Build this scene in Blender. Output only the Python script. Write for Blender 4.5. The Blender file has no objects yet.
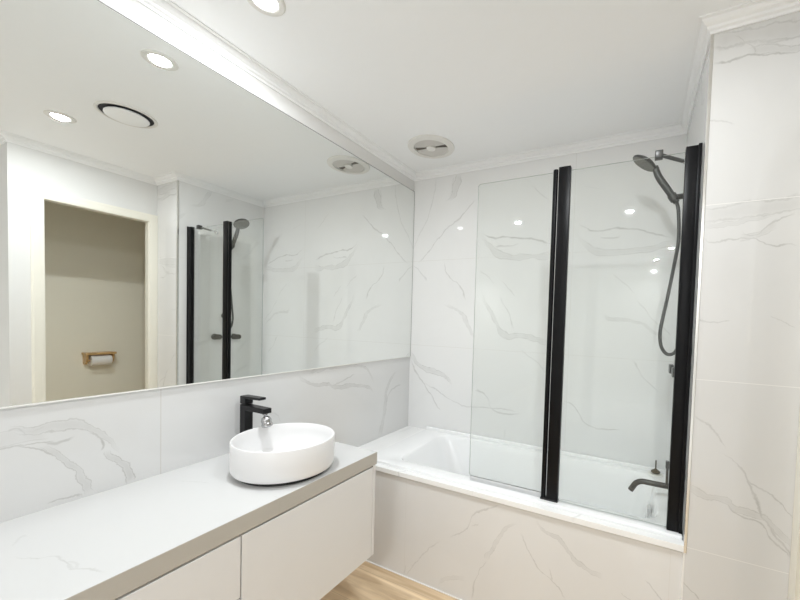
import bpy, bmesh, math
from mathutils import Vector, Matrix

# ------------------------------------------------------------------ camera, light, exposure
S = bpy.context.scene
COL = S.collection
cam_d = bpy.data.cameras.new('camera')
cam = bpy.data.objects.new('camera', cam_d)
COL.objects.link(cam)
cam_d.sensor_width = 36.0
cam_d.lens = 359.13 / 800 * 36.0
cam_d.shift_x = -60.56 / 800
cam_d.shift_y = 34.50 / 800
cam_d.clip_start = 0.02
_r = Vector((0.894868667939051, 0.4452573449333352, 0.030918666269838087))
_u = Vector((-0.04295331701295533, 0.016960749570544612, 0.9989331036318648))
_f = Vector((-0.4442578977334823, 0.8952419950811749, -0.03430292326470943))
cam.matrix_world = Matrix((( _r.x, _u.x, -_f.x, 1.51914), (_r.y, _u.y, -_f.y, -2.22346),
                           (_r.z, _u.z, -_f.z, 1.33702), (0, 0, 0, 1)))
S.camera = cam

world = bpy.data.worlds.new('world')
S.world = world
world.use_nodes = True
world.node_tree.nodes['Background'].inputs[0].default_value = (0.9, 0.95, 1.0, 1)
world.node_tree.nodes['Background'].inputs[1].default_value = 0.3

S.view_settings.view_transform = 'Standard'
S.view_settings.look = 'None'
S.view_settings.gamma = 1.0
S.view_settings.use_curve_mapping = False
S.view_settings.exposure = 0.16
S.cycles.diffuse_bounces = 10
S.cycles.max_bounces = 16
S.cycles.transparent_max_bounces = 16
LAMP_W = 10.6
REAR_W = 27.0
REAR_COL = (0.975, 0.99, 1.0)
LAMP_COL = (0.93, 0.97, 1.0)

# ------------------------------------------------------------------ room dimensions (metres)
H = 2.4          # ceiling
CB = 2.356       # underside of the cornice
MT, MB = 2.279, 1.072   # mirror top and bottom
W = 1.7006       # alcove right wall
YA = -0.7074     # front plane of bath ledge and nib wall
YP = -0.695      # apron tiles, just behind the ledge front
X2 = 2.004       # wall with the doorway
ZC = 0.7585      # countertop
YV = -0.983      # right end of the countertop
DV = 0.5142      # front of the countertop
YG = -0.6282     # glass screen
YR = -1.472       # where the room widens
X3 = 5.2
YF = -6.0        # far end of the space behind the camera

# ------------------------------------------------------------------ helpers
def wl(o):
    v = Vector((0, 0, 0))
    while o is not None:
        v = v + Vector(o.location); o = o.parent
    return v

def tag(o, label=None, cat=None, group=None, kind=None):
    if label: o['label'] = label
    if cat: o['category'] = cat
    if group: o['group'] = group
    if kind: o['kind'] = kind
    return o

def thing(name, label, cat, loc, group=None):
    o = bpy.data.objects.new(name, None)
    o.empty_display_size = 0.05
    COL.objects.link(o); o.location = loc
    return tag(o, label, cat, group)

def obj(name, bm, m, parent=None, smooth=True, loc=None, label=None, kind=None):
    """link one mesh object; geometry is given in world coordinates"""
    base = Vector(loc) if loc else Vector((0, 0, 0))
    if parent is not None: base = wl(parent)
    bmesh.ops.recalc_face_normals(bm, faces=bm.faces[:])
    bmesh.ops.translate(bm, verts=bm.verts[:], vec=-base)
    me = bpy.data.meshes.new(name); bm.to_mesh(me); bm.free()
    ms = m if isinstance(m, (list, tuple)) else [m]
    for k in ms: me.materials.append(k)
    o = bpy.data.objects.new(name, me); COL.objects.link(o)
    if parent is not None: o.parent = parent
    elif loc: o.location = loc
    if smooth:
        for p in me.polygons: p.use_smooth = True
        try: me.set_sharp_from_angle(angle=math.radians(32))
        except Exception: pass
    return tag(o, label, None, None, kind)

def struct(name, bm, m, smooth=False):
    return obj(name, bm, m, None, smooth, kind='structure')

def dup(root, loc, label, group=None):
    n = root.copy(); COL.objects.link(n); n.location = loc
    n['label'] = label
    if group: n['group'] = group
    for ch in list(root.children):
        c = ch.copy(); COL.objects.link(c); c.parent = n
        for g in ch.children:
            d = g.copy(); COL.objects.link(d); d.parent = c
    return n

def bx(bm, x0, x1, y0, y1, z0, z1, bev=0.0, seg=2, mi=0):
    t = bmesh.new()
    bmesh.ops.create_cube(t, size=1.0)
    for v in t.verts:
        v.co = Vector((x0 + (v.co.x + .5) * (x1 - x0), y0 + (v.co.y + .5) * (y1 - y0), z0 + (v.co.z + .5) * (z1 - z0)))
    if bev > 0:
        bmesh.ops.bevel(t, geom=t.edges[:], offset=bev, segments=seg, profile=0.5, affect='EDGES')
    for f in t.faces: f.material_index = mi
    join(bm, t)
    return bm

def box(*a, **k):
    return bx(bmesh.new(), *a, **k)

def join(bm, t, M=None):
    if M is not None: bmesh.ops.transform(t, matrix=M, verts=t.verts[:])
    vm = {}
    for v in t.verts: vm[v] = bm.verts.new(v.co)
    for f in t.faces:
        try:
            nf = bm.faces.new([vm[v] for v in f.verts]); nf.material_index = f.material_index
        except ValueError: pass
    t.free()

def frame_to(axis):
    a = Vector(axis).normalized()
    return a.to_track_quat('Z', 'Y').to_matrix().to_4x4()

def lathe(bm, prof, centre, axis=(0, 0, 1), n=48, sx=1.0, sy=1.0, mi=0):
    """prof: list of (radius, height); radius 0 closes to a point"""
    t = bmesh.new(); rings = []
    for r, z in prof:
        if r <= 1e-7: rings.append([t.verts.new((0, 0, z))])
        else: rings.append([t.verts.new((r * sx * math.cos(2 * math.pi * k / n), r * sy * math.sin(2 * math.pi * k / n), z)) for k in range(n)])
    for a, b in zip(rings, rings[1:]):
        for k in range(n):
            k2 = (k + 1) % n
            if len(a) == 1 and len(b) == 1: continue
            if len(a) == 1: f = t.faces.new((a[0], b[k], b[k2]))
            elif len(b) == 1: f = t.faces.new((a[k], b[0], a[k2]))
            else: f = t.faces.new((a[k], b[k], b[k2], a[k2]))
            f.material_index = mi
    join(bm, t, Matrix.Translation(Vector(centre)) @ frame_to(axis))
    return bm

def rod(bm, p, q, r, n=20, bev=0.0015):
    p = Vector(p); q = Vector(q); L = (q - p).length
    return lathe(bm, [(0, 0), (r - bev, 0), (r, bev), (r, L - bev), (r - bev, L), (0, L)], p, q - p, n)

def smooth_path(pts, sub=8):
    pts = [Vector(p) for p in pts]; out = []
    n = len(pts)
    for i in range(n - 1):
        p0 = pts[max(i - 1, 0)]; p1 = pts[i]; p2 = pts[i + 1]; p3 = pts[min(i + 2, n - 1)]
        for k in range(sub):
            t = k / sub
            out.append(0.5 * ((2 * p1) + (-p0 + p2) * t + (2 * p0 - 5 * p1 + 4 * p2 - p3) * t * t + (-p0 + 3 * p1 - 3 * p2 + p3) * t ** 3))
    out.append(pts[-1]); return out

def tube(bm, path, r, n=14, cap=True):
    t = bmesh.new(); rings = []
    nrm = None
    for i, p in enumerate(path):
        d = (path[min(i + 1, len(path) - 1)] - path[max(i - 1, 0)]).normalized()
        if nrm is None:
            nrm = d.orthogonal().normalized()
        nrm = (nrm - d * nrm.dot(d)).normalized()
        b = d.cross(nrm)
        rr = r[i] if isinstance(r, (list, tuple)) else r
        rings.append([t.verts.new(p + (nrm * math.cos(2 * math.pi * k / n) + b * math.sin(2 * math.pi * k / n)) * rr) for k in range(n)])
    for a, b in zip(rings, rings[1:]):
        for k in range(n):
            t.faces.new((a[k], a[(k + 1) % n], b[(k + 1) % n], b[k]))
    if cap:
        t.faces.new(rings[0]); t.faces.new(rings[-1])
    join(bm, t); return bm

def rrect(x0, x1, y0, y1, r, n=8):
    """closed rounded rectangle, r may be one number or four (corner order: x1y1, x0y1, x0y0, x1y0)"""
    rs = r if isinstance(r, (list, tuple)) else [r] * 4
    out = []
    for (cx, cy, sx, sy, a0), rr in zip(((x1, y1, -1, -1, 0), (x0, y1, 1, -1, 90), (x0, y0, 1, 1, 180), (x1, y0, -1, 1, 270)), rs):
        for k in range(n + 1):
            a = math.radians(a0 + 90 * k / n)
            out.append((cx + sx * rr + rr * math.cos(a), cy + sy * rr + rr * math.sin(a)))
    return out

def loft(bm, rings, cap0=False, cap1=False, mi=0):
    vs = [[bm.verts.new(p) for p in ring] for ring in rings]
    n = len(vs[0])
    for a, b in zip(vs, vs[1:]):
        for k in range(n):
            bm.faces.new((a[k], a[(k + 1) % n], b[(k + 1) % n], b[k])).material_index = mi
    if cap0: bm.faces.new(vs[0]).material_index = mi
    if cap1: bm.faces.new(vs[-1]).material_index = mi
    return bm

def sweep(bm, prof, path, closed=False):
    """sweep a (out, z) profile along a plan polyline with mitred corners; 'out' points to the left of travel"""
    n = len(path); rings = []
    for i, p in enumerate(path):
        p = Vector(p)
        def nrm(a, b):
            d = (Vector(b) - Vector(a)).normalized(); return Vector((-d.y, d.x))
        if i == 0: m = nrm(path[0], path[1])
        elif i == n - 1: m = nrm(path[-2], path[-1])
        else:
            a = nrm(path[i - 1], path[i]); b = nrm(path[i], path[i + 1])
            m = (a + b) / (1 + a.dot(b))
        rings.append([(p.x + m.x * o, p.y + m.y * o, z) for o, z in prof])
    vs = [[bm.verts.new(q) for q in r] for r in rings]
    for a, b in zip(vs, vs[1:]):
        for k in range(len(prof)):
            k2 = (k + 1) % len(prof)
            bm.faces.new((a[k], a[k2], b[k2], b[k]))
    bm.faces.new(vs[0]); bm.faces.new(vs[-1])
    return bm

# ------------------------------------------------------------------ materials
def mat(name, col, rough=0.5, metal=0.0, spec=0.5, coat=0.0, vary=0.0, scale=20.0):
    m = bpy.data.materials.new(name); m.use_nodes = True
    nt = m.node_tree; b = nt.nodes['Principled BSDF']
    b.inputs['Roughness'].default_value = rough
    b.inputs['Metallic'].default_value = metal
    b.inputs['Specular IOR Level'].default_value = spec
    b.inputs['Coat Weight'].default_value = coat
    b.inputs['Coat Roughness'].default_value = 0.04
    b.inputs['Base Color'].default_value = (*col, 1)
    if vary > 0:
        g = nt.nodes.new('ShaderNodeNewGeometry')
        n = nt.nodes.new('ShaderNodeTexNoise'); n.inputs['Scale'].default_value = scale; n.inputs['Detail'].default_value = 4
        nt.links.new(g.outputs['Position'], n.inputs['Vector'])
        mx = nt.nodes.new('ShaderNodeMix'); mx.data_type = 'RGBA'
        mx.inputs[6].default_value = (*[max(0, c * (1 - vary)) for c in col], 1)
        mx.inputs[7].default_value = (*[min(1, c * (1 + vary)) for c in col], 1)
        nt.links.new(n.outputs['Fac'], mx.inputs[0]); nt.links.new(mx.outputs[2], b.inputs['Base Color'])
    return m

def split_mono(pts):
    """cut a polyline into pieces that are functions of one axis: yields (axis, points)"""
    for ax in ((0, 1) if abs(pts[-1][0] - pts[0][0]) >= abs(pts[-1][1] - pts[0][1]) else (1, 0)):
        d = [b[ax] - a[ax] for a, b in zip(pts, pts[1:])]
        if all(x > 1e-3 for x in d): return [(ax, pts)]
        if all(x < -1e-3 for x in d): return [(ax, pts[::-1])]
    if len(pts) == 2: return []
    k = len(pts) // 2
    return split_mono(pts[:k + 1]) + split_mono(pts[k:])

def marble(name, axes, veins, hj=(), vj=(), base=(0.78, 0.78, 0.775), vein=(0.46, 0.455, 0.44), rough=0.03,
           strength=0.8, joint=(0.70, 0.69, 0.67), cloud=0.05):
    """polished white tile: each vein is a drawn curve in the wall's own metres, roughened by noise"""
    m = bpy.data.materials.new(name); m.use_nodes = True
    nt = m.node_tree; N = nt.nodes; L = nt.links; B = N['Principled BSDF']
    def math_(op, a, b=None, c=None, clamp=False):
        n = N.new('ShaderNodeMath'); n.operation = op; n.use_clamp = clamp
        for i, v in enumerate((a, b, c)):
            if v is None: continue
            if isinstance(v, (int, float)): n.inputs[i].default_value = v
            else: L.new(v, n.inputs[i])
        return n.outputs[0]
    g = N.new('ShaderNodeNewGeometry')
    sp = N.new('ShaderNodeSeparateXYZ'); L.new(g.outputs['Position'], sp.inputs[0])
    raw = [sp.outputs[axes[0]], sp.outputs[axes[1]]]
    n1 = N.new('ShaderNodeTexNoise'); n1.inputs['Scale'].default_value = 9; n1.inputs['Detail'].default_value = 5; n1.inputs['Roughness'].default_value = .62
    L.new(g.outputs['Position'], n1.inputs['Vector'])
    sc = N.new('ShaderNodeSeparateColor'); L.new(n1.outputs['Color'], sc.inputs[0])
    uv = [math_('MULTIPLY_ADD', math_('SUBTRACT', sc.outputs[i], 0.5), 0.055, raw[i]) for i in (0, 1)]
    n2 = N.new('ShaderNodeTexNoise'); n2.inputs['Scale'].default_value = 22; n2.inputs['Detail'].default_value = 3
    L.new(g.outputs['Position'], n2.inputs['Vector'])
    mod = math_('MULTIPLY_ADD', n2.outputs['Fac'], 1.5, 0.15)          # patchy strength
    wmod = math_('MULTIPLY_ADD', sc.outputs[2], 2.6, -0.25)              # patchy width
    acc = None
    for wd, st, pts in veins:
        for ax, P in split_mono(pts):
            t0, t1 = P[0][ax], P[-1][ax]
            s = [p[1 - ax] for p in P]; s0, s1 = min(s), max(s)
            if s1 - s0 < 1e-3: s1 = s0 + 1e-3
            length = sum(math.hypot(b[0] - a[0], b[1] - a[1]) for a, b in zip(P, P[1:]))
            cosv = (t1 - t0) / max(length, 1e-6)
            x = math_('MULTIPLY_ADD', uv[ax], 1 / (t1 - t0), -t0 / (t1 - t0))
            fc = N.new('ShaderNodeFloatCurve'); cv = fc.mapping.curves[0]
            fc.mapping.use_clip = False
            for k, p in enumerate(P):
                loc = ((p[ax] - t0) / (t1 - t0), (p[1 - ax] - s0) / (s1 - s0))
                if k == 0: cv.points[0].location = loc
                elif k == 1: cv.points[1].location = loc
                else: cv.points.new(*loc)
            for q in cv.points: q.handle_type = 'AUTO'
            fc.mapping.update()
            L.new(x, fc.inputs[1])
            y = math_('MULTIPLY_ADD', fc.outputs[0], s1 - s0, s0)
            d = math_('ABSOLUTE', math_('SUBTRACT', uv[1 - ax], y))
            half = (wd * 0.5 if wd > 0.0135 else max(wd, 0.007) * 0.36) / max(cosv, .35)
            dn = math_('DIVIDE', math_('MULTIPLY', d, 1 / half), math_('MAXIMUM', wmod, 0.3))
            # taper and stop at both ends
            e = math_('MULTIPLY', math_('MULTIPLY', x, math_('SUBTRACT', 1.0, x)), 9.0, clamp=True)
            if wd > 0.0135:
                body = math_('SUBTRACT', 1.35, dn, clamp=True)
                edge = math_('SUBTRACT', 1.0, math_('MULTIPLY', math_('ABSOLUTE', math_('SUBTRACT', dn, 0.95)), 4.0), clamp=True)
                I = math_('MAXIMUM', math_('MULTIPLY', body, 0.40), math_('MULTIPLY', edge, 1.0))
            else:
                I = math_('SUBTRACT', 1.3, dn, clamp=True)
            I = math_('MULTIPLY', math_('MULTIPLY', I, e), st)
            acc = I if acc is None else math_('MAXIMUM', acc, I)
    cl = N.new('ShaderNodeTexNoise'); cl.inputs['Scale'].default_value = 1.7; cl.inputs['Detail'].default_value = 6; cl.inputs['Distortion'].default_value = 1.2
    L.new(g.outputs['Position'], cl.inputs['Vector'])
    cf = math_('MULTIPLY', math_('SUBTRACT', cl.outputs['Fac'], 0.52, clamp=True), cloud * 8, clamp=True)
    if acc is not None:
        fac = math_('ADD', math_('MULTIPLY', math_('MULTIPLY', acc, mod), strength), cf, clamp=True)
    else: fac = cf
    mx = N.new('ShaderNodeMix'); mx.data_type = 'RGBA'
    mx.inputs[6].default_value = (*base, 1); mx.inputs[7].default_value = (*vein, 1)
    L.new(fac, mx.inputs[0]); out = mx.outputs[2]
    jf = None
    for js, ax in ((hj, 1), (vj, 0)):
        for j in js:
            q = math_('LESS_THAN', math_('ABSOLUTE', math_('SUBTRACT', raw[ax], j)), 0.0012)
            jf = q if jf is None else math_('MAXIMUM', jf, q)
    if jf is not None:
        mj = N.new('ShaderNodeMix'); mj.data_type = 'RGBA'
        L.new(jf, mj.inputs[0]); L.new(out, mj.inputs[6]); mj.inputs[7].default_value = (*joint, 1); out = mj.outputs[2]
    L.new(out, B.inputs['Base Color'])
    B.inputs['Roughness'].default_value = rough
    B.inputs['Specular IOR Level'].default_value = 0.5
    return m

# vein curves: (width, strength, [(across, up), ...]) in metres on each tiled face
V = {
 'back': [
  (0.0278,0.8,[(0.366,2.347),(0.338,2.249),(0.317,2.197),(0.229,2.18)]),
  (0.0139,0.4,[(0.335,2.338),(0.301,2.192)]),
  (0.0109,0.35,[(0.182,2.368),(0.148,2.154),(0.02,1.893),(-0.021,1.785)]),
  (0.0127,0.6,[(0.515,2.172),(0.346,2.029),(0.206,1.916),(0.166,1.862),(0.041,1.76)]),
  (0.0128,0.8,[(0.543,1.99),(0.625,1.904),(0.75,1.892),(0.894,1.871),(1.021,1.826)]),
  (0.0291,0.7,[(0.538,1.931),(0.613,1.846),(0.685,1.783),(0.854,1.761),(1.023,1.771)]),
  (0.0103,0.6,[(0.641,1.838),(0.778,1.848),(0.81,1.878)]),
  (0.0125,0.6,[(0.268,1.75),(0.311,1.651),(0.4,1.579),(0.449,1.483)]),
  (0.0117,0.45,[(-0.002,1.74),(0.087,1.679),(0.124,1.613)]),
  (0.0086,0.4,[(0.539,1.684),(0.598,1.656),(0.658,1.582)]),
  (0.0084,0.4,[(0.705,1.614),(0.797,1.516)]),
  (0.0102,0.7,[(1.161,1.981),(1.221,1.905),(1.293,1.887),(1.372,1.892),(1.51,1.869),(1.66,1.819)]),
  (0.0255,0.6,[(1.159,1.905),(1.23,1.806),(1.319,1.765),(1.49,1.766),(1.683,1.802)]),
  (0.0085,0.6,[(1.295,1.847),(1.39,1.846),(1.404,1.884)]),
  (0.0208,0.8,[(0.286,1.469),(0.342,1.441),(0.422,1.394),(0.462,1.326),(0.511,1.232)]),
  (0.0293,0.75,[(0.552,1.544),(0.598,1.463),(0.659,1.365),(0.739,1.262),(0.873,1.256),(1.02,1.225)]),
  (0.0097,0.5,[(0.695,1.516),(0.747,1.425),(0.792,1.297)]),
  (0.0231,0.9,[(0.0,1.104),(0.109,1.001),(0.319,0.947),(0.363,0.845)]),
  (0.0131,0.7,[(0.011,1.045),(0.112,0.898),(0.279,0.706)]),
  (0.0103,0.55,[(0.112,0.898),(0.308,0.811),(0.505,0.758),(0.701,0.778),(0.858,0.773)]),
  (0.0106,0.6,[(0.531,0.878),(0.59,0.872),(0.695,0.757),(0.859,0.767),(0.863,0.819)]),
  (0.0094,0.6,[(1.124,0.878),(1.178,0.866),(1.285,0.75),(1.367,0.751),(1.457,0.754)]),
  (0.0145,0.8,[(1.323,1.432),(1.378,1.382),(1.482,1.373),(1.583,1.321),(1.661,1.27)]),
  (0.0071,0.45,[(1.501,1.501),(1.569,1.408),(1.683,1.298)]),
  (0.0121,0.5,[(1.491,1.161),(1.586,1.025),(1.636,0.986)]),
  (0.0073,0.4,[(1.368,1.632),(1.49,1.529)]),
  (0.0082,0.35,[(0.843,1.171),(0.943,1.114),(1.015,1.026)]),
  (0.0105,0.4,[(0.762,0.641),(0.757,0.587)]),
  (0.008,0.35,[(0.869,2.209),(0.998,2.1)]),
  (0.007,0.35,[(1.199,2.162),(1.31,2.119)]),
 ],
 'left': [
  (0.03,0.35,[(-1.93,0.985),(-1.88,0.982),(-1.83,0.988)]),(0.006,0.6,[(-1.93,0.955),(-1.87,0.956),(-1.815,0.952)]),(0.012,0.5,[(-1.835,0.955),(-1.80,0.945),(-1.775,0.955)]),
  (0.0165,0.55,[(-1.903,1.004),(-1.854,0.995),(-1.815,0.999),(-1.769,0.991),(-1.722,0.957),(-1.688,0.916),(-1.666,0.862)]),
  (0.0055,0.5,[(-1.903,0.996),(-1.882,0.999),(-1.869,0.962)]),
  (0.005,0.6,[(-1.767,0.96),(-1.736,0.955),(-1.712,0.923),(-1.717,0.895)]),
  (0.0145,0.7,[(-1.845,0.943),(-1.81,0.909),(-1.785,0.876),(-1.768,0.83),(-1.746,0.761)]),
  (0.0165,0.8,[(-1.703,0.891),(-1.683,0.851),(-1.653,0.824),(-1.634,0.756)]),
  (0.006,0.6,[(-1.828,0.779),(-1.806,0.778),(-1.781,0.776),(-1.759,0.758)]),
  (0.0062,0.6,[(-1.903,0.961),(-1.864,0.94),(-1.81,0.9)]),
  (0.016,0.8,[(-0.985,1.063),(-0.955,1.024),(-0.754,0.959),(-0.465,0.911),(-0.386,0.84)]),
  (0.0148,0.7,[(-0.967,1.061),(-0.771,1.062),(-0.55,1.052),(-0.42,0.968),(-0.378,0.898)]),
  (0.0076,0.5,[(-0.762,0.96),(-0.632,0.989),(-0.566,1.005)]),
  (0.0206,0.75,[(-0.107,0.988),(-0.263,0.867),(-0.28,0.747),(-0.336,0.55)]),
  (0.0112,0.5,[(-0.103,0.878),(-0.229,0.834),(-0.269,0.738)]),
  (0.0061,0.3,[(-1.169,0.905),(-1.103,0.877),(-1.065,0.821)]),
 ],
 'nib': [
  (0.05,0.55,[(1.69,2.335),(1.80,2.318),(1.90,2.31),(2.0,2.315)]),(0.022,0.6,[(1.80,2.262),(1.845,2.262),(1.90,2.247),(2.0,2.24)]),(0.016,0.5,[(1.70,1.715),(1.76,1.70),(1.83,1.716),(1.90,1.72)]),(0.005,0.4,[(1.70,2.06),(1.75,2.05),(1.79,2.03)]),
  (0.01,0.8,[(1.696,2.264),(1.762,2.252),(1.811,2.253),(1.863,2.24),(1.926,2.233)]),
  (0.0067,0.5,[(1.819,2.25),(1.82,2.269),(1.786,2.312),(1.761,2.337)]),
  (0.0059,0.5,[(1.842,2.253),(1.856,2.284),(1.916,2.281)]),
  (0.0067,0.6,[(1.706,1.666),(1.79,1.636),(1.828,1.646),(1.898,1.625),(1.958,1.619)]),
  (0.045,0.5,[(1.69,1.755),(1.758,1.740),(1.835,1.742),(1.99,1.748)]),
  (0.006,0.5,[(1.812,1.695),(1.836,1.656),(1.879,1.682),(1.954,1.71)]),
  (0.022,0.5,[(1.81,1.646),(1.864,1.665),(1.91,1.690)]),
  (0.0052,0.4,[(1.704,1.374),(1.752,1.365),(1.8,1.37)]),
  (0.0049,0.4,[(1.904,1.382),(1.963,1.355)]),
  (0.0053,0.45,[(1.708,1.024),(1.757,0.996),(1.806,0.927)]),
  (0.0067,0.6,[(1.755,0.917),(1.833,0.887),(1.877,0.827),(1.914,0.733),(1.956,0.667),(2.01,0.581)]),
  (0.0053,0.6,[(1.869,0.832),(1.91,0.807),(1.945,0.782),(2.004,0.721)]),
  (0.0171,0.6,[(1.701,0.776),(1.768,0.748),(1.812,0.745),(1.855,0.721),(1.914,0.72),(1.952,0.69),(2.008,0.639)]),
  (0.0061,0.7,[(1.815,0.739),(1.856,0.704),(1.91,0.698),(1.955,0.64),(1.997,0.6)]),
  (0.0054,0.6,[(1.705,0.422),(1.756,0.37)]),
 ],
 'apron': [
  (0.0095,0.6,[(0.983,0.511),(0.846,0.418),(0.827,0.364),(0.738,0.284)]),
  (0.0066,0.4,[(0.688,0.259),(0.581,0.138),(0.475,-0.003)]),
  (0.0159,0.75,[(1.084,0.452),(1.024,0.421),(0.97,0.321),(0.929,0.237)]),
  (0.0066,0.5,[(0.929,0.237),(0.886,0.151),(0.855,0.018)]),
  (0.0147,0.8,[(1.149,0.505),(1.182,0.453),(1.259,0.424),(1.343,0.361),(1.429,0.328)]),
  (0.0069,0.6,[(1.085,0.416),(1.134,0.332),(1.18,0.276),(1.232,0.25),(1.298,0.179)]),
  (0.0064,0.5,[(1.218,0.297),(1.237,0.247)]),
  (0.0147,0.4,[(0.68,-0.018),(0.695,0.054),(0.83,0.117)]),
  (0.0068,0.6,[(1.581,0.374),(1.608,0.352),(1.64,0.31)]),
  (0.0059,0.5,[(1.493,0.29),(1.533,0.277)]),
  (0.0104,0.4,[(0.474,0.007),(0.479,0.057)]),
  (0.0061,0.3,[(0.842,0.374),(0.883,0.395)]),
 ],
 'counter': [
  (0.005,0.6,[(0.241,-1.945),(0.294,-1.924),(0.317,-1.899),(0.393,-1.896),(0.436,-1.877),(0.489,-1.869)]),
  (0.0027,0.4,[(0.366,-1.907),(0.381,-1.888),(0.417,-1.891)]),
  (0.0052,0.35,[(0.113,-1.548),(0.175,-1.53),(0.23,-1.515)]),
  (0.0057,0.45,[(0.477,-1.462),(0.516,-1.463),(0.565,-1.471)]),
  (0.0037,0.3,[(0.175,-1.931),(0.146,-1.9),(0.236,-1.897)]),
 ],
 'side': [(0.0202,0.6,[(-0.47,2.355),(-0.515,2.275),(-0.559,2.21),(-0.624,2.179)]),(0.0156,0.4,[(-0.35,2.315),(-0.282,2.349)]),(0.0155,0.5,[(-0.699,2.057),(-0.658,2.122)]),(0.0206,0.6,[(-0.633,1.112),(-0.546,1.1),(-0.493,1.115),(-0.438,1.173)]),(0.0164,0.5,[(-0.235,1.008),(-0.19,1.069),(-0.116,1.149)]),(0.0163,0.5,[(-0.294,0.798),(-0.215,0.852),(-0.141,0.882)]),(0.0163,0.5,[(-0.277,1.803),(-0.171,1.866),(-0.049,2.045)])],
 'ledge': [(0.016,0.6,[(0.03,-0.02),(0.05,-0.09),(0.04,-0.15)]),(0.008,0.5,[(0.09,-0.02),(0.12,-0.05)]),(0.012,0.6,[(1.30,-0.71),(1.34,-0.66)]),(0.01,0.5,[(0.42,-0.71),(0.48,-0.66)]),(0.01,0.5,[(0.85,-0.71),(0.90,-0.66)])],
}

HJ = (0.548, 1.160, 1.772)
M_back = marble('tile_back', (0, 2), V['back'], hj=HJ, vj=(1.145,))
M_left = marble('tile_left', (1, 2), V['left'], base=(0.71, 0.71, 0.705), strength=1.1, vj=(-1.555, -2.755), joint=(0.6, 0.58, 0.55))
M_nib = marble('tile_nib', (0, 2), V['nib'], hj=HJ, base=(0.675, 0.67, 0.66), strength=1.15, joint=(0.80, 0.79, 0.77))  # same tile as the back wall, base darkened in place of weaker light
M_side = marble('tile_side', (1, 2), V['side'], hj=HJ)
M_apron = marble('tile_apron', (0, 2), V['apron'], base=(0.735, 0.73, 0.72), strength=0.85, vj=(0.474, 1.66))
M_counter = marble('stone_counter', (0, 1), V['counter'], rough=0.14, base=(0.62, 0.62, 0.615), cloud=0.04)
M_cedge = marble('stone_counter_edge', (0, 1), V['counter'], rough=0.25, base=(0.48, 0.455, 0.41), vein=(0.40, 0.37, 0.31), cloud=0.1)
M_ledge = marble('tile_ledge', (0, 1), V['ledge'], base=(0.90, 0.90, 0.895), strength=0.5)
M_paint = mat('wall_paint', (0.725, 0.72, 0.705), 0.55, vary=0.01)
M_ceil = mat('ceiling_paint', (0.92, 0.93, 0.94), 0.6, vary=0.008)
M_corn = mat('cornice_paint', (0.89, 0.895, 0.90), 0.45, vary=0.008)
M_beige = mat('beige_wall_paint', (0.90, 0.87, 0.755), 0.6, vary=0.01)
M_cream = mat('cream_gloss_paint', (0.80, 0.775, 0.69), 0.3, vary=0.01)
M_cab = mat('white_satin_cabinet', (0.75, 0.745, 0.74), 0.32, vary=0.008)
M_cabin = mat('cabinet_core', (0.66, 0.63, 0.56), 0.5, vary=0.02)
M_acr = mat('white_acrylic', (0.91, 0.915, 0.92), 0.12, coat=0.4, vary=0.005)
M_cer = mat('matt_white_ceramic', (0.79, 0.785, 0.785), 0.3, vary=0.005)
M_black = mat('black_powder_coat', (0.006, 0.006, 0.0065), 0.34, spec=0.13, vary=0.1, scale=300)
M_matt = mat('matt_black_metal', (0.010, 0.010, 0.011), 0.36, spec=0.25, vary=0.1, scale=200)
M_gun = mat('gunmetal', (0.075, 0.075, 0.072), 0.35, metal=0.4, vary=0.1, scale=200)
M_grey = mat('grey_nozzle_face', (0.16, 0.16, 0.14), 0.45, vary=0.15, scale=400)
M_rubber = mat('black_rubber', (0.015, 0.015, 0.015), 0.6, vary=0.1)
M_chrome = mat('chrome', (0.82, 0.82, 0.83), 0.08, metal=1.0, vary=0.01)
M_alu = mat('white_tile_trim', (0.80, 0.79, 0.76), 0.2, vary=0.01)
M_bead = mat('satin_aluminium_trim', (0.72, 0.71, 0.68), 0.22, metal=1.0, vary=0.02)
M_brass = mat('bronze_metal', (0.12, 0.105, 0.08), 0.3, metal=0.8, vary=0.1)
M_plast = mat('white_plastic', (0.78, 0.77, 0.74), 0.35, vary=0.01)
M_wedge = mat('fan_dark_wedge', (0.16, 0.145, 0.125), 0.6, vary=0.1)
M_dish = mat('grey_plastic', (0.62, 0.60, 0.57), 0.4, vary=0.02)
M_dark = mat('dark_cavity', (0.03, 0.03, 0.035), 0.7, vary=0.1)
M_sil = mat('white_silicone', (0.86, 0.85, 0.83), 0.35, vary=0.005)
M_seal = mat('clear_grey_seal', (0.60, 0.61, 0.62), 0.25, vary=0.02)
M_paper = mat('toilet_paper', (0.85, 0.84, 0.82), 0.9, vary=0.02, scale=80)

M_medge = mat('mirror_cut_edge', (0.16, 0.16, 0.15), 0.4, vary=0.05)
M_satin = mat('satin_chrome', (0.50, 0.50, 0.51), 0.22, metal=1.0, vary=0.05)
def mirror_mat():
    m = mat('mirror_silver', (0.90, 0.915, 0.90), 0.0, metal=1.0, vary=0.002, scale=2); return m
M_mirror = mirror_mat()

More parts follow.
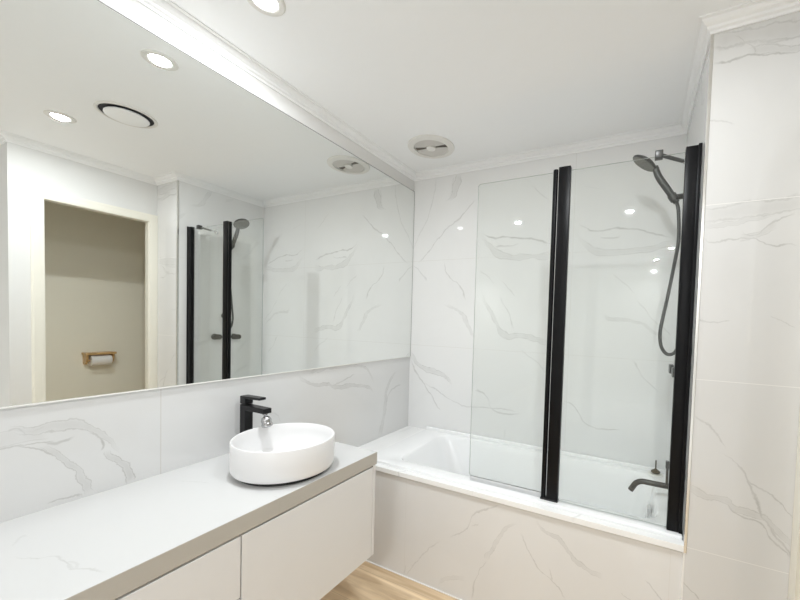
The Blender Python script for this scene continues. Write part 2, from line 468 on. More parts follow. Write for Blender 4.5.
def glass_mat():
    m = bpy.data.materials.new('clear_glass'); m.use_nodes = True
    nt = m.node_tree; N = nt.nodes; L = nt.links
    for n in list(N):
        if n.type != 'OUTPUT_MATERIAL': N.remove(n)
    o = [n for n in N if n.type == 'OUTPUT_MATERIAL'][0]
    t = N.new('ShaderNodeBsdfTransparent'); t.inputs[0].default_value = (0.972, 0.982, 0.974, 1)
    g = N.new('ShaderNodeBsdfGlossy'); g.inputs['Roughness'].default_value = 0.0
    lw = N.new('ShaderNodeLayerWeight'); lw.inputs[0].default_value = 0.5
    p = N.new('ShaderNodeMath'); p.operation = 'POWER'; p.inputs[1].default_value = 5; L.new(lw.outputs['Facing'], p.inputs[0])
    a = N.new('ShaderNodeMath'); a.operation = 'MULTIPLY_ADD'; a.inputs[1].default_value = 1.8; a.inputs[2].default_value = 0.02; L.new(p.outputs[0], a.inputs[0])
    mx = N.new('ShaderNodeMixShader'); L.new(a.outputs[0], mx.inputs[0]); L.new(t.outputs[0], mx.inputs[1]); L.new(g.outputs[0], mx.inputs[2])
    L.new(mx.outputs[0], o.inputs[0])
    return m
M_glass = glass_mat()
M_gedge = mat('glass_cut_edge', (0.45, 0.48, 0.46), 0.15, vary=0.05)

def emit_mat(name, col, s):
    m = bpy.data.materials.new(name); m.use_nodes = True
    b = m.node_tree.nodes['Principled BSDF']
    b.inputs['Base Color'].default_value = (.9, .9, .9, 1)
    b.inputs['Emission Color'].default_value = (*col, 1); b.inputs['Emission Strength'].default_value = s
    n = m.node_tree.nodes.new('ShaderNodeTexNoise'); n.inputs['Scale'].default_value = 60
    mp = m.node_tree.nodes.new('ShaderNodeMapRange'); mp.inputs[3].default_value = .38; mp.inputs[4].default_value = .42
    m.node_tree.links.new(n.outputs['Fac'], mp.inputs[0]); m.node_tree.links.new(mp.outputs[0], b.inputs['Roughness'])
    return m
M_lens = emit_mat('lit_lens', LAMP_COL, 30.0)

def timber(name, c0, c1, along=0, plank=0.19, scale=1.0, rough=0.28, gaps=True):
    m = bpy.data.materials.new(name); m.use_nodes = True
    nt = m.node_tree; N = nt.nodes; L = nt.links; B = N['Principled BSDF']
    g = N.new('ShaderNodeNewGeometry')
    mp = N.new('ShaderNodeMapping')
    s = [14 * scale] * 3; s[along] = 1.1 * scale; mp.inputs['Scale'].default_value = s
    L.new(g.outputs['Position'], mp.inputs[0])
    n = N.new('ShaderNodeTexNoise'); n.inputs['Scale'].default_value = 1.6; n.inputs['Detail'].default_value = 7; n.inputs['Distortion'].default_value = .6
    L.new(mp.outputs[0], n.inputs['Vector'])
    cr = N.new('ShaderNodeValToRGB'); cr.color_ramp.elements[0].color = (*c0, 1); cr.color_ramp.elements[1].color = (*c1, 1)
    cr.color_ramp.elements[0].position = .34; cr.color_ramp.elements[1].position = .66
    L.new(n.outputs['Fac'], cr.inputs[0]); out = cr.outputs[0]
    if gaps:
        sp = N.new('ShaderNodeSeparateXYZ'); L.new(g.outputs['Position'], sp.inputs[0])
        ac = sp.outputs[1 - along]
        d = N.new('ShaderNodeMath'); d.operation = 'DIVIDE'; L.new(ac, d.inputs[0]); d.inputs[1].default_value = plank
        fl = N.new('ShaderNodeMath'); fl.operation = 'FLOOR'; L.new(d.outputs[0], fl.inputs[0])
        fr = N.new('ShaderNodeMath'); fr.operation = 'FRACT'; L.new(d.outputs[0], fr.inputs[0])
        wn = N.new('ShaderNodeTexWhiteNoise'); wn.noise_dimensions = '1D'; L.new(fl.outputs[0], wn.inputs['W'])
        hv = N.new('ShaderNodeMapRange'); hv.inputs[3].default_value = .82; hv.inputs[4].default_value = 1.12; L.new(wn.outputs['Value'], hv.inputs[0])
        lt = N.new('ShaderNodeMath'); lt.operation = 'GREATER_THAN'; lt.inputs[1].default_value = .015; L.new(fr.outputs[0], lt.inputs[0])
        dk = N.new('ShaderNodeMapRange'); dk.inputs[3].default_value = .78; dk.inputs[4].default_value = 1.0; L.new(lt.outputs[0], dk.inputs[0])
        mu = N.new('ShaderNodeMath'); mu.operation = 'MULTIPLY'; L.new(hv.outputs[0], mu.inputs[0]); L.new(dk.outputs[0], mu.inputs[1])
        vm = N.new('ShaderNodeVectorMath'); vm.operation = 'SCALE'; L.new(out, vm.inputs[0]); L.new(mu.outputs[0], vm.inputs['Scale']); out = vm.outputs[0]
    L.new(out, B.inputs['Base Color']); B.inputs['Roughness'].default_value = rough
    return m
M_floor = timber('oak_floor', (0.60, 0.43, 0.26), (0.92, 0.73, 0.50), along=0)
M_bounce = mat('pale_bounce_floor', (0.80, 0.79, 0.77), 0.95, vary=0.05, scale=300)
M_oak = timber('oak_shelf', (0.50, 0.31, 0.12), (0.68, 0.47, 0.24), along=1, scale=3, gaps=False)

# ================================================================== STRUCTURE
struct('floor', box(-0.1, X3 + .35, YF - .1, 2.3, -0.08, 0.0), M_floor)
struct('ceiling', box(-0.1, X3 + .35, YF - .1, 2.3, H, H + 0.08), M_ceil)
struct('floor_bounce', box(2.12, X3, YF, YR - .002, 0.0, 0.006), M_bounce)  # unseen pale floor, added to bounce light up to the ceiling
struct('floor_bounce_far', box(0, 2.12, YF, -2.9, 0.0, 0.006), M_bounce)  # second added bounce surface, behind the camera
# left wall: tiles up to the mirror, paint above it
b = bmesh.new(); bx(b, -0.1, 0, YF, 0.1, 0.0, MT + 0.002, mi=0); bx(b, -0.1, 0, YF, 0.1, MT + 0.002, H, mi=1)
struct('wall_left', b, [M_left, M_paint])
struct('wall_back', box(0, X2 + .12, 0, 0.1, 0, H), M_back)
# nib wall beside the bath: its end faces the camera, its side closes the alcove
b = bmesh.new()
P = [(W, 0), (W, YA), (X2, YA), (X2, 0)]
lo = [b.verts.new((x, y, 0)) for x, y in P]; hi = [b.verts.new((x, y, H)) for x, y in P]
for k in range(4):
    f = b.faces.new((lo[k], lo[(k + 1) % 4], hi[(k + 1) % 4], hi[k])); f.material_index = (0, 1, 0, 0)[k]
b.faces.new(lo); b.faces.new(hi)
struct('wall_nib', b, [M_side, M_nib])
# wall with the doorway
DY0, DY1, DZ = -1.330, -0.756, 2.062
TR = 0.045
b = bmesh.new()
bx(b, X2, X2 + TR, DY1, 0.0, 0, H); bx(b, X2, X2 + TR, YR, DY0, 0, H); bx(b, X2, X2 + TR, DY0, DY1, DZ, H)
struct('wall_right', b, M_paint)
struct('wall_return', box(X2 + TR, X3, YR, YR + .09, 0, H), M_paint)
struct('wall_side', box(X3, X3 + .1, YF, YR + .09, 0, H), M_paint)
struct('wall_front', box(0, X3 + .1, YF - .1, YF, 0, H), M_paint)
# toilet room beyond the doorway
XW = 2.78
struct('wall_toilet', box(XW, XW + .1, YR + .09, 2.3, 0, H), M_beige)
struct('wall_toilet_back', box(X2 + .005, X2 + TR, 0.101, 2.3, 0, H), M_beige)
b = bmesh.new(); bx(b, X2 + TR, XW, YR + .09, YR + .10, 0, H)
struct('wall_toilet_side', b, M_beige)
struct('wall_toilet_end', box(X2 + TR, XW, 2.2, 2.3, 0, H), M_beige)
# door frame: lining and architraves
door = bpy.data.objects.new('door_1', None); COL.objects.link(door); door.location = (X2, (DY0 + DY1) / 2, 0); tag(door, kind='structure')
b = bmesh.new()
for ya, yb in ((DY0, DY0 + .010), (DY1 - .010, DY1)): bx(b, X2 - .002, X2 + TR + .002, ya, yb, 0, DZ, 0.002)
bx(b, X2 - .002, X2 + TR + .002, DY0, DY1, DZ - .010, DZ, 0.002)
obj('door_lining', b, M_cream, door, smooth=False)
def architrave(xs, sgn):
    b = bmesh.new()
    o = 0.046
    prof = [(-0.006, 0.0), (-0.006, 0.012), (0.010, 0.014), (0.040, 0.014), (o + .006, 0.010), (o + .006, 0.0)]
    path = [(DY0, 0.0), (DY0, DZ), (DY1, DZ), (DY1, 0.0)]
    rings = []
    for i, (y, z) in enumerate(path):
        dy = -1 if i < 2 else 1; dz = 0 if i in (0, 3) else 1
        rings.append([b.verts.new((xs + sgn * h, y + dy * q, z + dz * q)) for q, h in prof])
    for a, c in zip(rings, rings[1:]):
        for k in range(len(prof)):
            k2 = (k + 1) % len(prof); b.faces.new((a[k], a[k2], c[k2], c[k]))
    b.faces.new(rings[0]); b.faces.new(rings[-1])
    return b
obj('architrave', architrave(X2, -1), M_cream, door, smooth=False)

# cornice, mitred round the room
D = H - CB
prof = [(0, CB), (0.005, CB), (0.007, CB + .008), (0.015, CB + .012), (0.017, CB + .020), (0.026, CB + .025), (0.032, CB + .032), (0.034, CB + .038), (D, CB + .040), (D, H), (0, H)]
path = [(X3, YR), (X2, YR), (X2, YA), (W, YA), (W, 0), (0, 0), (0, YF)]
struct('trim_1', sweep(bmesh.new(), prof, path), M_corn)
# bright corner bead on the nib
b = box(W - .0025, W + .007, YA - .0025, YA + .008, 0.525, CB, .001)
struct('trim_2', b, M_bead)
# tiled ledge round the bath: left end strip and front capping
b = bmesh.new()
bx(b, 0, 0.166, YA, 0, 0.525, 0.550, .0015)
bx(b, 0.166, W, YA, -0.668, 0.525, 0.550, .0015)
struct('trim_3', b, M_ledge)
b = bmesh.new(); bx(b, 0, W, YP, YP + .02, 0, 0.517); bx(b, 0, W, YP + .012, YP + .03, 0.517, 0.526)
struct('wall_apron', b, M_apron)
# silicone bead along the foot of the apron
b = bmesh.new(); bx(b, 0, W, YP - .006, YP, 0, .006, .002); bx(b, W, X2, YA - .006, YA, 0, .006, .002)
struct('baseboard_apron', b, M_sil)
# bead along the top of the tiled upstand under the mirror
struct('trim_4', box(0, .0075, YF + 2.9, -0.002, MB - .005, MB, .001), M_alu)
# vertical joint where apron meets nib
struct('trim_5', box(W - .003, W + .002, YA - .001, YP, 0, .525), M_sil)

# ================================================================== MIRROR
mr = thing('wall_mirror', 'wide frameless mirror on the left wall above the vanity', 'mirror', (0, -1.55, MB))
obj('mirror_glass', box(0.0004, 0.006, YF + 2.9, -0.003, MB, MT, .0008, 1), M_mirror, mr, smooth=False)
b = bmesh.new(); bx(b, 0.0004, 0.0065, YF + 2.9, -0.003, MT, MT + .0018)
obj('top_edge', b, M_medge, mr, smooth=False, label='thin dark edge along the mirror top')
obj('side_edge', box(0.0004, 0.0065, -.003, -.0008, MB, MT), M_medge, mr, smooth=False, label='thin dark edge at the corner')

# ================================================================== VANITY
va = thing('vanity_cabinet', 'white wall hung vanity cabinet under the stone countertop, with plain drawer fronts', 'cabinet', (0, -2.0, 0.3015))
ZB = 0.3015; YE = -0.990; YL = -3.09; XF = 0.512
b = bmesh.new()
bx(b, 0.001, XF - .02, YL, YE - .016, ZB + .004, ZC - .0545)
obj('carcass', b, M_cabin, va, smooth=False)
obj('end_panel', box(0.001, XF, YE - .016, YE, ZB, ZC - .0545, .0012), M_cab, va, smooth=False)
obj('end_panel', box(0.001, XF, YL - .016, YL, ZB, ZC - .0545, .0012), M_cab, va, smooth=False)
obj('base_panel', box(0.001, XF - .021, YL, YE - .016, ZB, ZB + .004), M_cab, va, smooth=False)
YS = -1.583; g = .002
ZD = 0.697
obj('drawer_front', box(XF - .019, XF, YS + g, YE - .018, ZB, ZD, .0012), M_cab, va, smooth=False)
for z0, z1 in ((ZB, .510), (.515, ZD)):
    obj('drawer_front', box(XF - .019, XF, -2.36, YS - g, z0, z1, .0012), M_cab, va, smooth=False)
    obj('drawer_front', box(XF - .019, XF, YL + .002, -2.364, z0, z1, .0012), M_cab, va, smooth=False)
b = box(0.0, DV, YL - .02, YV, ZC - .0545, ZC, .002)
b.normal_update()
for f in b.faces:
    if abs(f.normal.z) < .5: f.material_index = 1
ct = obj('countertop', b, [M_counter, M_cedge], None, False, loc=(0, -2.0, ZC - .0545))
tag(ct, 'long white marbled stone countertop along the left wall, carrying the white basin', 'countertop')

# basin
BX, BY = 0.3277, -1.302; BA, BB = .1832, .1758
ba = thing('vessel_basin', 'white rimless vessel basin standing on the marbled countertop', 'basin', (BX, BY, ZC))
def ell(a, b_, z, n=96): return [(BX + a * math.cos(2 * math.pi * k / n), BY + b_ * math.sin(2 * math.pi * k / n), z) for k in range(n)]
zt = 0.884; zb = ZC + .0135
b = bmesh.new()
rings = [ell(BA - .03, BB - .03, zb), ell(BA - .010, BB - .010, zb), ell(BA - .004, BB - .004, zb + .003), ell(BA - .001, BB - .001, zb + .009), ell(BA, BB, zb + .02),
         ell(BA, BB, zt - .003), ell(BA - .0012, BB - .0012, zt - .0008), ell(BA - .003, BB - .003, zt), ell(BA - .0055, BB - .0055, zt - .001), ell(BA - .0075, BB - .0075, zt - .004),
         ell(BA - .009, BB - .009, zt - .03), ell(BA - .014, BB - .014, zt - .07), ell(BA - .025, BB - .026, zt - .09), ell(BA - .05, BB - .06, zt - .099), ell(.022, .022, zt - .101)]
loft(b, rings, cap0=True, cap1=True)
obj('bowl', b, M_cer, ba)
b = bmesh.new(); loft(b, [ell(BA - .022, BB - .022, ZC), ell(BA - .022, BB - .022, zb + .001)], True, True)  # shade under the bowl is put in as a black ring
obj('base_ring', b, M_rubber, ba, label='recessed foot ring, coloured black for the shadow gap')
b = bmesh.new(); lathe(b, [(0, .004), (.016, .004), (.020, .002), (.021, 0), (0, 0)], (BX, BY, zt - .101))
obj('drain', b, M_chrome, ba, label='round chrome drain')

# basin mixer
TY = -1.276
tp = thing('basin_mixer', 'square black basin mixer tap standing behind the white basin', 'tap', (0.052, TY, ZC))
TW = .0175
obj('body', box(0.036, 0.071, TY - TW, TY + TW, ZC, 0.966, .002), M_matt, tp, smooth=False)
b = bmesh.new()
bx(b, 0.066, 0.190, TY - TW, TY + TW, 0.943, 0.964, .0025)
obj('spout', b, M_matt, tp, smooth=False)
b = bmesh.new()
bx(b, 0.036, 0.071, TY - TW, TY + TW, 0.968, 0.996, .002)
t = bmesh.new(); bx(t, 0.036, 0.158, TY - TW, TY + TW, 0.991, 1.001, .002)
for v in t.verts:
    if v.co.x > .1: v.co.z += .003; v.co.y = TY + (v.co.y - TY) * .85
join(b, t)
obj('lever', b, M_matt, tp, smooth=False)
b = bmesh.new()
p0 = Vector((0.174, TY, .943)); dn = Vector((.30, 0, -1)).normalized()
lathe(b, [(.010, 0), (.010, .006), (.006, .008), (.0075, .012), (.014, .016), (.0185, .024), (.0195, .031), (.018, .037), (.0185, .041), (.0205, .044), (.0205, .052), (.018, .055), (.016, .055), (.016, .053), (0, .053)], p0, dn, 32)
ae = obj('aerator', b, M_satin, tp, label='chrome swivel aerator under the spout')
b = bmesh.new(); lathe(b, [(0, .0565), (.0145, .0565), (.0155, .0535), (0, .0535)], p0, dn, 24)
obj('nozzle', b, M_dark, ae)

# ================================================================== BATH
tb = thing('bathtub', 'white built-in bathtub in the tiled alcove behind the glass screen', 'bathtub', (0.93, -0.33, 0.12))
b = bmesh.new()
def rr(x0, x1, y0, y1, r, z): return [(x, y, z) for x, y in rrect(x0, x1, y0, y1, r, 10)]
XO0, XO1, YO0, YO1 = 0.171, W - .002, -0.6635, -0.004
rings = [rr(XO0, XO1, YO0, YO1, .006, .535), rr(XO0, XO1, YO0, YO1, .006, .556), rr(XO0 + .002, XO1 - .002, YO0 + .002, YO1 - .002, .006, .5595), rr(XO0 + .006, XO1 - .004, YO0 + .006, YO1 - .004, .008, .560),
         rr(.322, 1.632, -.592, -.058, [.13, .09, .07, .09], .560), rr(.330, 1.626, -.586, -.064, [.125, .085, .066, .085], .5575), rr(.338, 1.620, -.580, -.069, [.12, .08, .062, .08], .550),
         rr(.352, 1.612, -.574, -.076, [.12, .08, .062, .08], .52), rr(.42, 1.590, -.560, -.092, .09, .38), rr(.50, 1.565, -.545, -.108, .09, .24),
         rr(.54, 1.545, -.53, -.125, .09, .18), rr(.59, 1.51, -.49, -.165, .07, .152), rr(.66, 1.45, -.42, -.235, .05, .147)]
loft(b, rings, cap1=True)
obj('tub', b, M_acr, tb)
# raised rear lip against the tiles
b = bmesh.new()
bx(b, XO0, XO1, -.022, -.003, .556, .578, .005, 3)
obj('rear_lip', b, M_acr, tb)
b = bmesh.new(); bx(b, 1.594, 1.604, -.36, -.30, .435, .505, .003)
t = bmesh.new(); bx(t, 1.588, 1.596, -.352, -.308, .442, .498, .002); join(b, t)
obj('overflow_plate', b, M_chrome, tb, label='chrome overflow plate on the tap end')
b = bmesh.new(); lathe(b, [(0, .004), (.026, .004), (.030, .001), (.030, 0), (0, 0)], (1.40, -.33, .147))
obj('drain', b, M_chrome, tb)

# bath plug resting on the back rim corner
pl = thing('bath_plug', 'small bronze bath plug with upright stem on the back rim of the tub', 'plug', (1.630, -0.064, .5602))
PX, PY = 1.630, -0.064
b = bmesh.new(); lathe(b, [(0, 0), (.037, 0), (.038, .003), (.034, .006), (0, .006)], (PX, PY, .5602))
obj('seal_ring', b, M_plast, pl, label='white rubber ring')
b = bmesh.new(); lathe(b, [(0, .006), (.016, .007), (.0225, .013), (.022, .018), (.012, .025), (.005, .031), (0, .031)], (PX, PY, .5602))
obj('plug_cap', b, M_brass, pl)
b = bmesh.new(); rod(b, (PX, PY, .589), (PX, PY, .636), .0035, 12, .0008)
obj('stem', b, M_brass, pl)

# bath spout
SY, SZ = -0.345, 0.617
sp_ = thing('bath_spout', 'black curved bath spout on the tiled wall above the tub end', 'spout', (W, SY, SZ))
b = bmesh.new()
pts = [Vector((W, SY, SZ)), Vector((1.62, SY, SZ)), Vector((1.57, SY, SZ))]
path = [pts[0], pts[1], pts[2]]
for k in range(1, 9):
    a = math.radians(62 * k / 8); R_ = .045
    path.append(Vector((1.57 - R_ * math.sin(a), SY, SZ - R_ * (1 - math.cos(a)))))
a = math.radians(62); e = path[-1]; path.append(e + Vector((-math.cos(a), 0, -math.sin(a))) * .032)
tube(b, path, .0125, 20)
obj('spout_pipe', b, M_gun, sp_)
b = bmesh.new(); lathe(b, [(0, 0), (.026, 0), (.026, .005), (.024, .007), (0, .007)], (W, SY, SZ), (-1, 0, 0), 32)
obj('wall_flange', b, M_gun, sp_)
b = bmesh.new(); bx(b, 1.657, 1.667, SY - .009, SY + .009, SZ + .008, SZ + .112, .002); bx(b, 1.654, 1.669, SY - .012, SY + .012, SZ + .082, SZ + .116, .003)
obj('diverter_lever', b, M_gun, sp_)

# wall taps
def make_tap(y, z):
    t = thing('wall_tap', 'x', 'tap', (W, y, z), 'wall taps above the bath')
    b = bmesh.new(); lathe(b, [(0, 0), (.026, 0), (.026, .004), (.023, .008), (.012, .010), (0, .010)], (W, y, z), (-1, 0, 0), 32)
    obj('flange', b, M_gun, t)
    b = bmesh.new(); rod(b, (W - .008, y, z), (W - .034, y, z), .011)
    obj('spindle', b, M_chrome, t, label='chrome spindle')
    b = bmesh.new()
    P_ = []
    h, r = .017, .021
    for k in range(17): a = math.radians(-90 + 180 * k / 16); P_.append((h + r * math.cos(a), r * math.sin(a)))
    for k in range(17): a = math.radians(90 + 180 * k / 16); P_.append((-h + r * math.cos(a), r * math.sin(a)))
    def ring(x, s): return [(x, y + p * s, z + q * s) for p, q in P_]
    loft(b, [ring(W - .030, .95), ring(W - .032, 1), ring(W - .044, 1), ring(W - .047, .93)], True, True)
    obj('handle', b, M_gun, t, label='dark pill shaped handle')
    return t
t1 = make_tap(-.433, 1.150)
t1['label'] = 'dark pill shaped wall tap on the alcove wall, the one nearer the glass screen'
dup(t1, (W, -.270, 1.148), 'dark pill shaped wall tap on the alcove wall, the one nearer the back wall')

# hand shower: bracket, handle, hose
hb = thing('shower_bracket', 'dark wall bracket holding the hand shower', 'bracket', (W, -.333, 1.93))
b = bmesh.new(); lathe(b, [(0, 0), (.024, 0), (.024, .006), (.014, .009), (0, .009)], (W, -.333, 1.93), (-1, 0, 0), 28); rod(b, (W - .005, -.333, 1.93), (1.640, -.333, 1.93), .0125)
obj('arm', b, M_gun, hb)
b = bmesh.new(); rod(b, (1.640, -.333, 1.915), (1.623, -.333, 1.943), .0185, 24, .002)
obj('clip', b, M_gun, hb)
hs = thing('hand_shower', 'dark round hand shower leaning out of its wall bracket, hose hanging below', 'shower head', (1.634, -.333, 1.94))
hA = Vector((1.646, -.333, 1.905)); hB = Vector((1.570, -.333, 2.030))
ax_ = (hB - hA).normalized()
nf = Vector((-.58, 0, -.82)).normalized()
hc = Vector((1.510, -.333, 2.104))
b = bmesh.new()
path = smooth_path([hA, hA.lerp(hB, .5), hB, hc + Vector((.82, 0, -.58)) * .050 - nf * .004], 6)
tube(b, path, [.0125 + .003 * math.sin(math.pi * i / (len(path) - 1)) for i in range(len(path))], 18)
obj('handle', b, M_gun, hs)
b = bmesh.new()
lathe(b, [(0, -.018), (.018, -.0175), (.040, -.012), (.056, -.004), (.060, .001), (.060, .006), (.058, .008), (0, .008)], hc, nf, 48)
obj('head', b, M_gun, hs)
b = bmesh.new(); lathe(b, [(.0565, .0078), (.055, .010), (0, .010)], hc, nf, 48)
for k in range(3):
    for j in range(6 + 6 * k):
        a = 2 * math.pi * j / (6 + 6 * k); r_ = .015 + .015 * k
        lathe(b, [(.0018, .0098), (.0014, .0120), (0, .0120)], hc + frame_to(nf) @ Vector((r_ * math.cos(a), r_ * math.sin(a), 0)), nf, 6)
obj('spray_face', b, M_grey, hs, label='grey spray face with nozzles')
b = bmesh.new()
hp = [(1.646, -.333, 1.906), (1.655, -.336, 1.86), (1.660, -.34, 1.735), (1.648, -.34, 1.624), (1.630, -.34, 1.489), (1.614, -.34, 1.385), (1.606, -.34, 1.315), (1.613, -.342, 1.255), (1.636, -.346, 1.222), (1.664, -.352, 1.228), (1.682, -.358, 1.27), (1.688, -.36, 1.32)]
tube(b, smooth_path(hp, 10), .0075, 14)
obj('hose', b, M_gun, hs)
b = bmesh.new(); lathe(b, [(0, 0), (.022, 0), (.022, .005), (.013, .008), (.013, .020), (0, .020)], (W, -.36, 1.33), (-1, 0, 0), 28); rod(b, (1.688, -.36, 1.338), (1.688, -.36, 1.305), .0105)
obj('outlet_elbow', b, M_gun, hs)

# ================================================================== GLASS SCREEN
sc_ = thing('shower_screen', 'frameless glass bath screen with two black uprights standing on the tub rim', 'shower screen', (1.25, YG, .560))
def pane(x0, x1, z0, z1, r=.0):
    b = bmesh.new(); h = .003
    P_ = [(x0, z0)]
    P_ = []
    for cx, cz, a0, rad in ((x0 + r, z0 + r, 180, r), (x1, z0, None, 0), (x1, z1, None, 0), (x0 + r, z1 - r, 90, r)):
        if a0 is None or rad == 0: P_.append((cx, cz))
        elif a0 == 180:
            for k in range(7): a = math.radians(180 + 90 * k / 6); P_.append((cx + rad * math.cos(a), cz + rad * math.sin(a)))
        else:
            for k in range(7): a = math.radians(90 + 90 * k / 6); P_.append((cx + rad * math.cos(a), cz + rad * math.sin(a)))
    fr = [b.verts.new((x, YG - h, z)) for x, z in P_]; bk = [b.verts.new((x, YG + h, z)) for x, z in P_]
    b.faces.new(fr); b.faces.new(bk)
    for k in range(len(P_)):
        f = b.faces.new((fr[k], fr[(k + 1) % len(P_)], bk[(k + 1) % len(P_)], bk[k])); f.material_index = 1
    return b
obj('swing_panel', pane(.800, 1.166, .584, 2.000, .012), [M_glass, M_gedge], sc_, smooth=False, label='clear glass swing panel')
obj('fixed_panel', pane(1.222, 1.655, .566, 2.000), [M_glass, M_gedge], sc_, smooth=False, label='clear glass fixed panel')
b = bmesh.new(); bx(b, .803, 1.158, YG - .005, YG + .005, .572, .584, .0015); bx(b, .803, 1.158, YG - .0015, YG + .0015, .5605, .573)
obj('bottom_seal', b, M_seal, sc_, smooth=False, label='pale plastic bottom seal')
# hinge post: rounded pivot tube and flat profile
b = bmesh.new()
rod(b, (1.1665, YG - .001, .562), (1.1665, YG - .001, 2.010), .0105, 24, .001)
bx(b, 1.1585, 1.172, YG - .0135, YG - .009, .562, 2.004, .0012)
obj('pivot_tube', b, M_black, sc_)
b = bmesh.new()
bx(b, 1.181, 1.231, YG - .014, YG + .014, .560, 2.016, .0025)
hp_ = obj('hinge_post', b, M_black, sc_)
b = bmesh.new(); bx(b, 1.155, 1.232, YG - .015, YG + .015, .560, .568, .002)
obj('foot_cap', b, M_rubber, hp_)
b = bmesh.new()
bx(b, 1.647, 1.688, YG - .013, YG + .013, .560, 2.016, .002); bx(b, 1.686, 1.698, YG - .017, YG + .017, .560, 2.020, .0015)
obj('wall_profile', b, M_black, sc_)
b = bmesh.new(); bx(b, .801, .836, YG + .003, YG + .0036, 1.955, 1.985)
b.free()
# brace from glass top to side wall
cA = Vector((1.559, YG, 2.004)); cB = Vector((W, -.425, 2.030))
b = bmesh.new(); bx(b, cA.x - .014, cA.x + .014, YG - .015, YG + .015, 1.990, 2.020, .003)
br = obj('glass_clamp', b, M_gun, sc_)
mid = cA.lerp(cB, .66); dd = (cB - cA).normalized()
b = bmesh.new(); rod(b, cA + Vector((.006, .008, .004)), mid, .0075)
br = obj('support_brace', b, M_gun, sc_)
b = bmesh.new(); rod(b, mid, cB, .005)
obj('brace_tail', b, M_chrome, br, label='thin chrome end of the brace')
b = bmesh.new(); rod(b, mid - dd * .009, mid + dd * .009, .0095)
obj('brace_collar', b, M_chrome, br, label='chrome collar')
b = bmesh.new(); lathe(b, [(0, 0), (.016, 0), (.016, .005), (.010, .008), (0, .008)], cB, (-1, 0, 0), 24)
obj('wall_flange', b, M_chrome, br, label='chrome wall flange')

# ================================================================== CEILING FITTINGS
def downlight(x, y, label, watts=LAMP_W, col=LAMP_COL):
    t = thing('downlight', label, 'ceiling light', (x, y, H), 'recessed ceiling downlights')
    b = bmesh.new()
    lathe(b, [(.062, 0), (.062, -.003), (.058, -.006), (.044, -.007), (.038, -.004), (.038, 0)], (x, y, H), (0, 0, 1), 48)
    obj('trim_ring', b, M_plast, t)
    b = bmesh.new(); lathe(b, [(.038, -.0015), (.025, -.003), (0, -.0035)], (x, y, H), (0, 0, 1), 40)
    obj('lens', b, M_lens, t, label='glowing lens')
    ld = bpy.data.lights.new('lamp', 'AREA'); ld.shape = 'DISK'; ld.size = .06; ld.energy = watts; ld.color = col
    lo_ = bpy.data.objects.new('lamp', ld); COL.objects.link(lo_); lo_.parent = t; lo_.location = (0, 0, -.008)
    return t
dl = downlight(.345, -1.414, 'round recessed downlight in the ceiling above the vanity, nearest the mirror')
dup(dl, (1.395, -1.414, H), 'round recessed downlight in the ceiling in front of the doorway, seen in the mirror')
downlight(1.86, -4.51, 'recessed downlight far behind the camera, showing as a glint in the tiles', REAR_W, REAR_COL)
downlight(1.72, -5.37, 'recessed downlight farthest behind the camera, showing as a smaller glint in the tiles', REAR_W, REAR_COL)

# exhaust vent over the bath
FX, FY = .338, -.325
fn = thing('exhaust_fan', 'round white exhaust fan with a grey dish, its dark sheen shaped as wedges, in the ceiling over the bath', 'exhaust fan', (FX, FY, H))
b = bmesh.new()
lathe(b, [(.142, 0), (.142, -.006), (.139, -.010), (.112, -.014), (.105, -.013), (.103, -.004), (.103, 0)], (FX, FY, H), (0, 0, 1), 64)
obj('outer_ring', b, M_plast, fn)
b = bmesh.new(); lathe(b, [(.104, -.001), (0, -.001)], (FX, FY, H), (0, 0, 1), 48)
obj('dark_backing', b, M_wedge, fn)  # dark disc showing between the dish halves as the dark side of the sheen
for sgn in (1, -1):  # dish split in halves; the wedge gaps imitate dark brushed-metal sheen
    b = bmesh.new(); lo_r = []
    for k in range(25):
        a = math.radians(11 + 158 * k / 24); e = a if sgn > 0 else a + math.pi; e += math.radians(10)
        lo_r.append(Vector((FX + .1025 * math.cos(e), FY + .1025 * math.sin(e), H - .005 - .006 * math.sin(a))))
    lo_r += [Vector((FX, FY + sgn * .003, H - .006))]
    up = [b.verts.new(p + Vector((0, 0, .0025))) for p in lo_r]; dn_ = [b.verts.new(p) for p in lo_r]
    b.faces.new(up); b.faces.new(dn_)
    for k in range(len(lo_r)): b.faces.new((up[k], up[(k + 1) % len(lo_r)], dn_[(k + 1) % len(lo_r)], dn_[k]))
    obj('dish_half', b, M_dish, fn, smooth=False)
b = bmesh.new(); lathe(b, [(.028, -.002), (.028, -.014), (.025, -.017), (0, -.018)], (FX, FY, H), (0, 0, 1), 40)
obj('centre_cap', b, M_plast, fn)

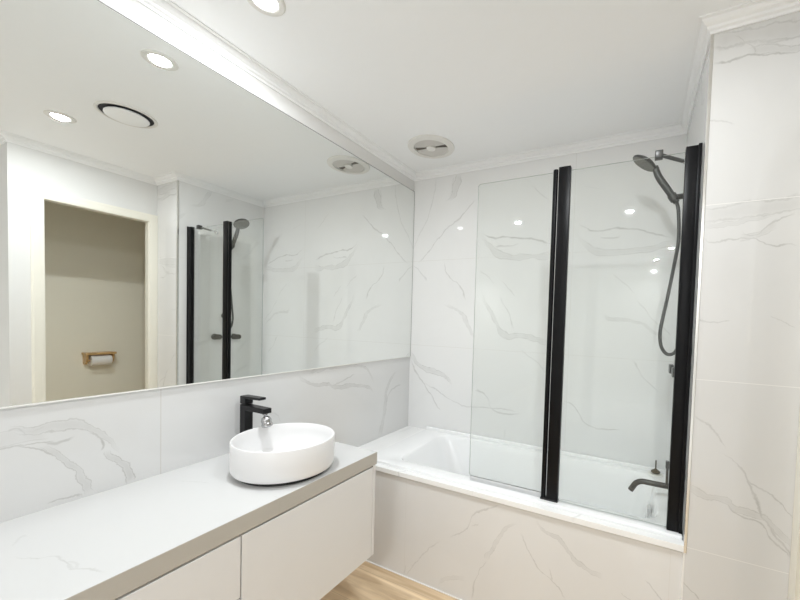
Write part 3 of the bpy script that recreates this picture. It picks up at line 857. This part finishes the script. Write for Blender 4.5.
# round air valve seen in the mirror
VX, VY = 1.020, -1.268
vn = thing('air_valve', 'round white ceiling air valve with a dark ring gap, between the two nearest downlights', 'vent', (VX, VY, H))
b = bmesh.new()
lathe(b, [(.128, 0), (.128, -.004), (.124, -.007), (.116, -.007), (.112, -.003), (.112, 0)], (VX, VY, H), (0, 0, 1), 64)
obj('outer_ring', b, M_plast, vn)
b = bmesh.new(); lathe(b, [(.113, -.001), (0, -.001)], (VX, VY, H), (0, 0, 1), 48)
obj('dark_backing', b, M_dark, vn)  # flat dark disc stands in for shade in the uncut recess
b = bmesh.new(); lathe(b, [(0, -.006), (.088, -.006), (.093, -.010), (.093, -.014), (.088, -.0165), (0, -.018)], (VX, VY, H), (0, 0, 1), 64)
obj('centre_disc', b, M_ceil, vn)
b = bmesh.new(); rod(b, (VX, VY, H - .001), (VX, VY, H - .008), .012)
obj('spindle', b, M_plast, vn)

# ================================================================== TOILET ROLL HOLDER beyond the doorway
HY0, HY1, HZ = -.912, -.712, .958
HM = (HY0 + HY1) / 2
rh = thing('toilet_roll_holder', 'timber toilet roll holder with a shelf top on the beige toilet wall', 'toilet roll holder', (XW, HM, HZ))
DP = .095
b = bmesh.new(); bx(b, XW - DP, XW, HY0, HY1, HZ, HZ + .018, .002)
obj('shelf', b, M_oak, rh, smooth=False)
for y0 in (HY0 + .008, HY1 - .022):
    b = bmesh.new()
    P_ = [(XW, HZ), (XW - DP + .015, HZ), (XW - DP + .03, HZ - .06), (XW - DP + .055, HZ - .085), (XW, HZ - .085)]
    a_ = [b.verts.new((x, y0, z)) for x, z in P_]; c_ = [b.verts.new((x, y0 + .014, z)) for x, z in P_]
    b.faces.new(a_); b.faces.new(c_)
    for k in range(5): b.faces.new((a_[k], a_[(k + 1) % 5], c_[(k + 1) % 5], c_[k]))
    obj('side_bracket', b, M_oak, rh, smooth=False)
RX, RZ = XW - .056, HZ - .052
b = bmesh.new(); rod(b, (RX, HY0 + .020, RZ), (RX, HY1 - .020, RZ), .008)
obj('spindle', b, M_oak, rh)
b = bmesh.new()
y0, y1 = HY0 + .036, HY1 - .030
lathe(b, [(.0085, 0), (.043, 0), (.045, .002), (.045, y1 - y0 - .002), (.043, y1 - y0), (.0085, y1 - y0), (.0085, 0)], (RX, y0, RZ), (0, 1, 0), 40)
ro = obj('toilet_roll', b, M_paper, None, True, loc=(RX, HM, RZ))
tag(ro, 'white toilet roll hanging in the timber holder', 'toilet roll')
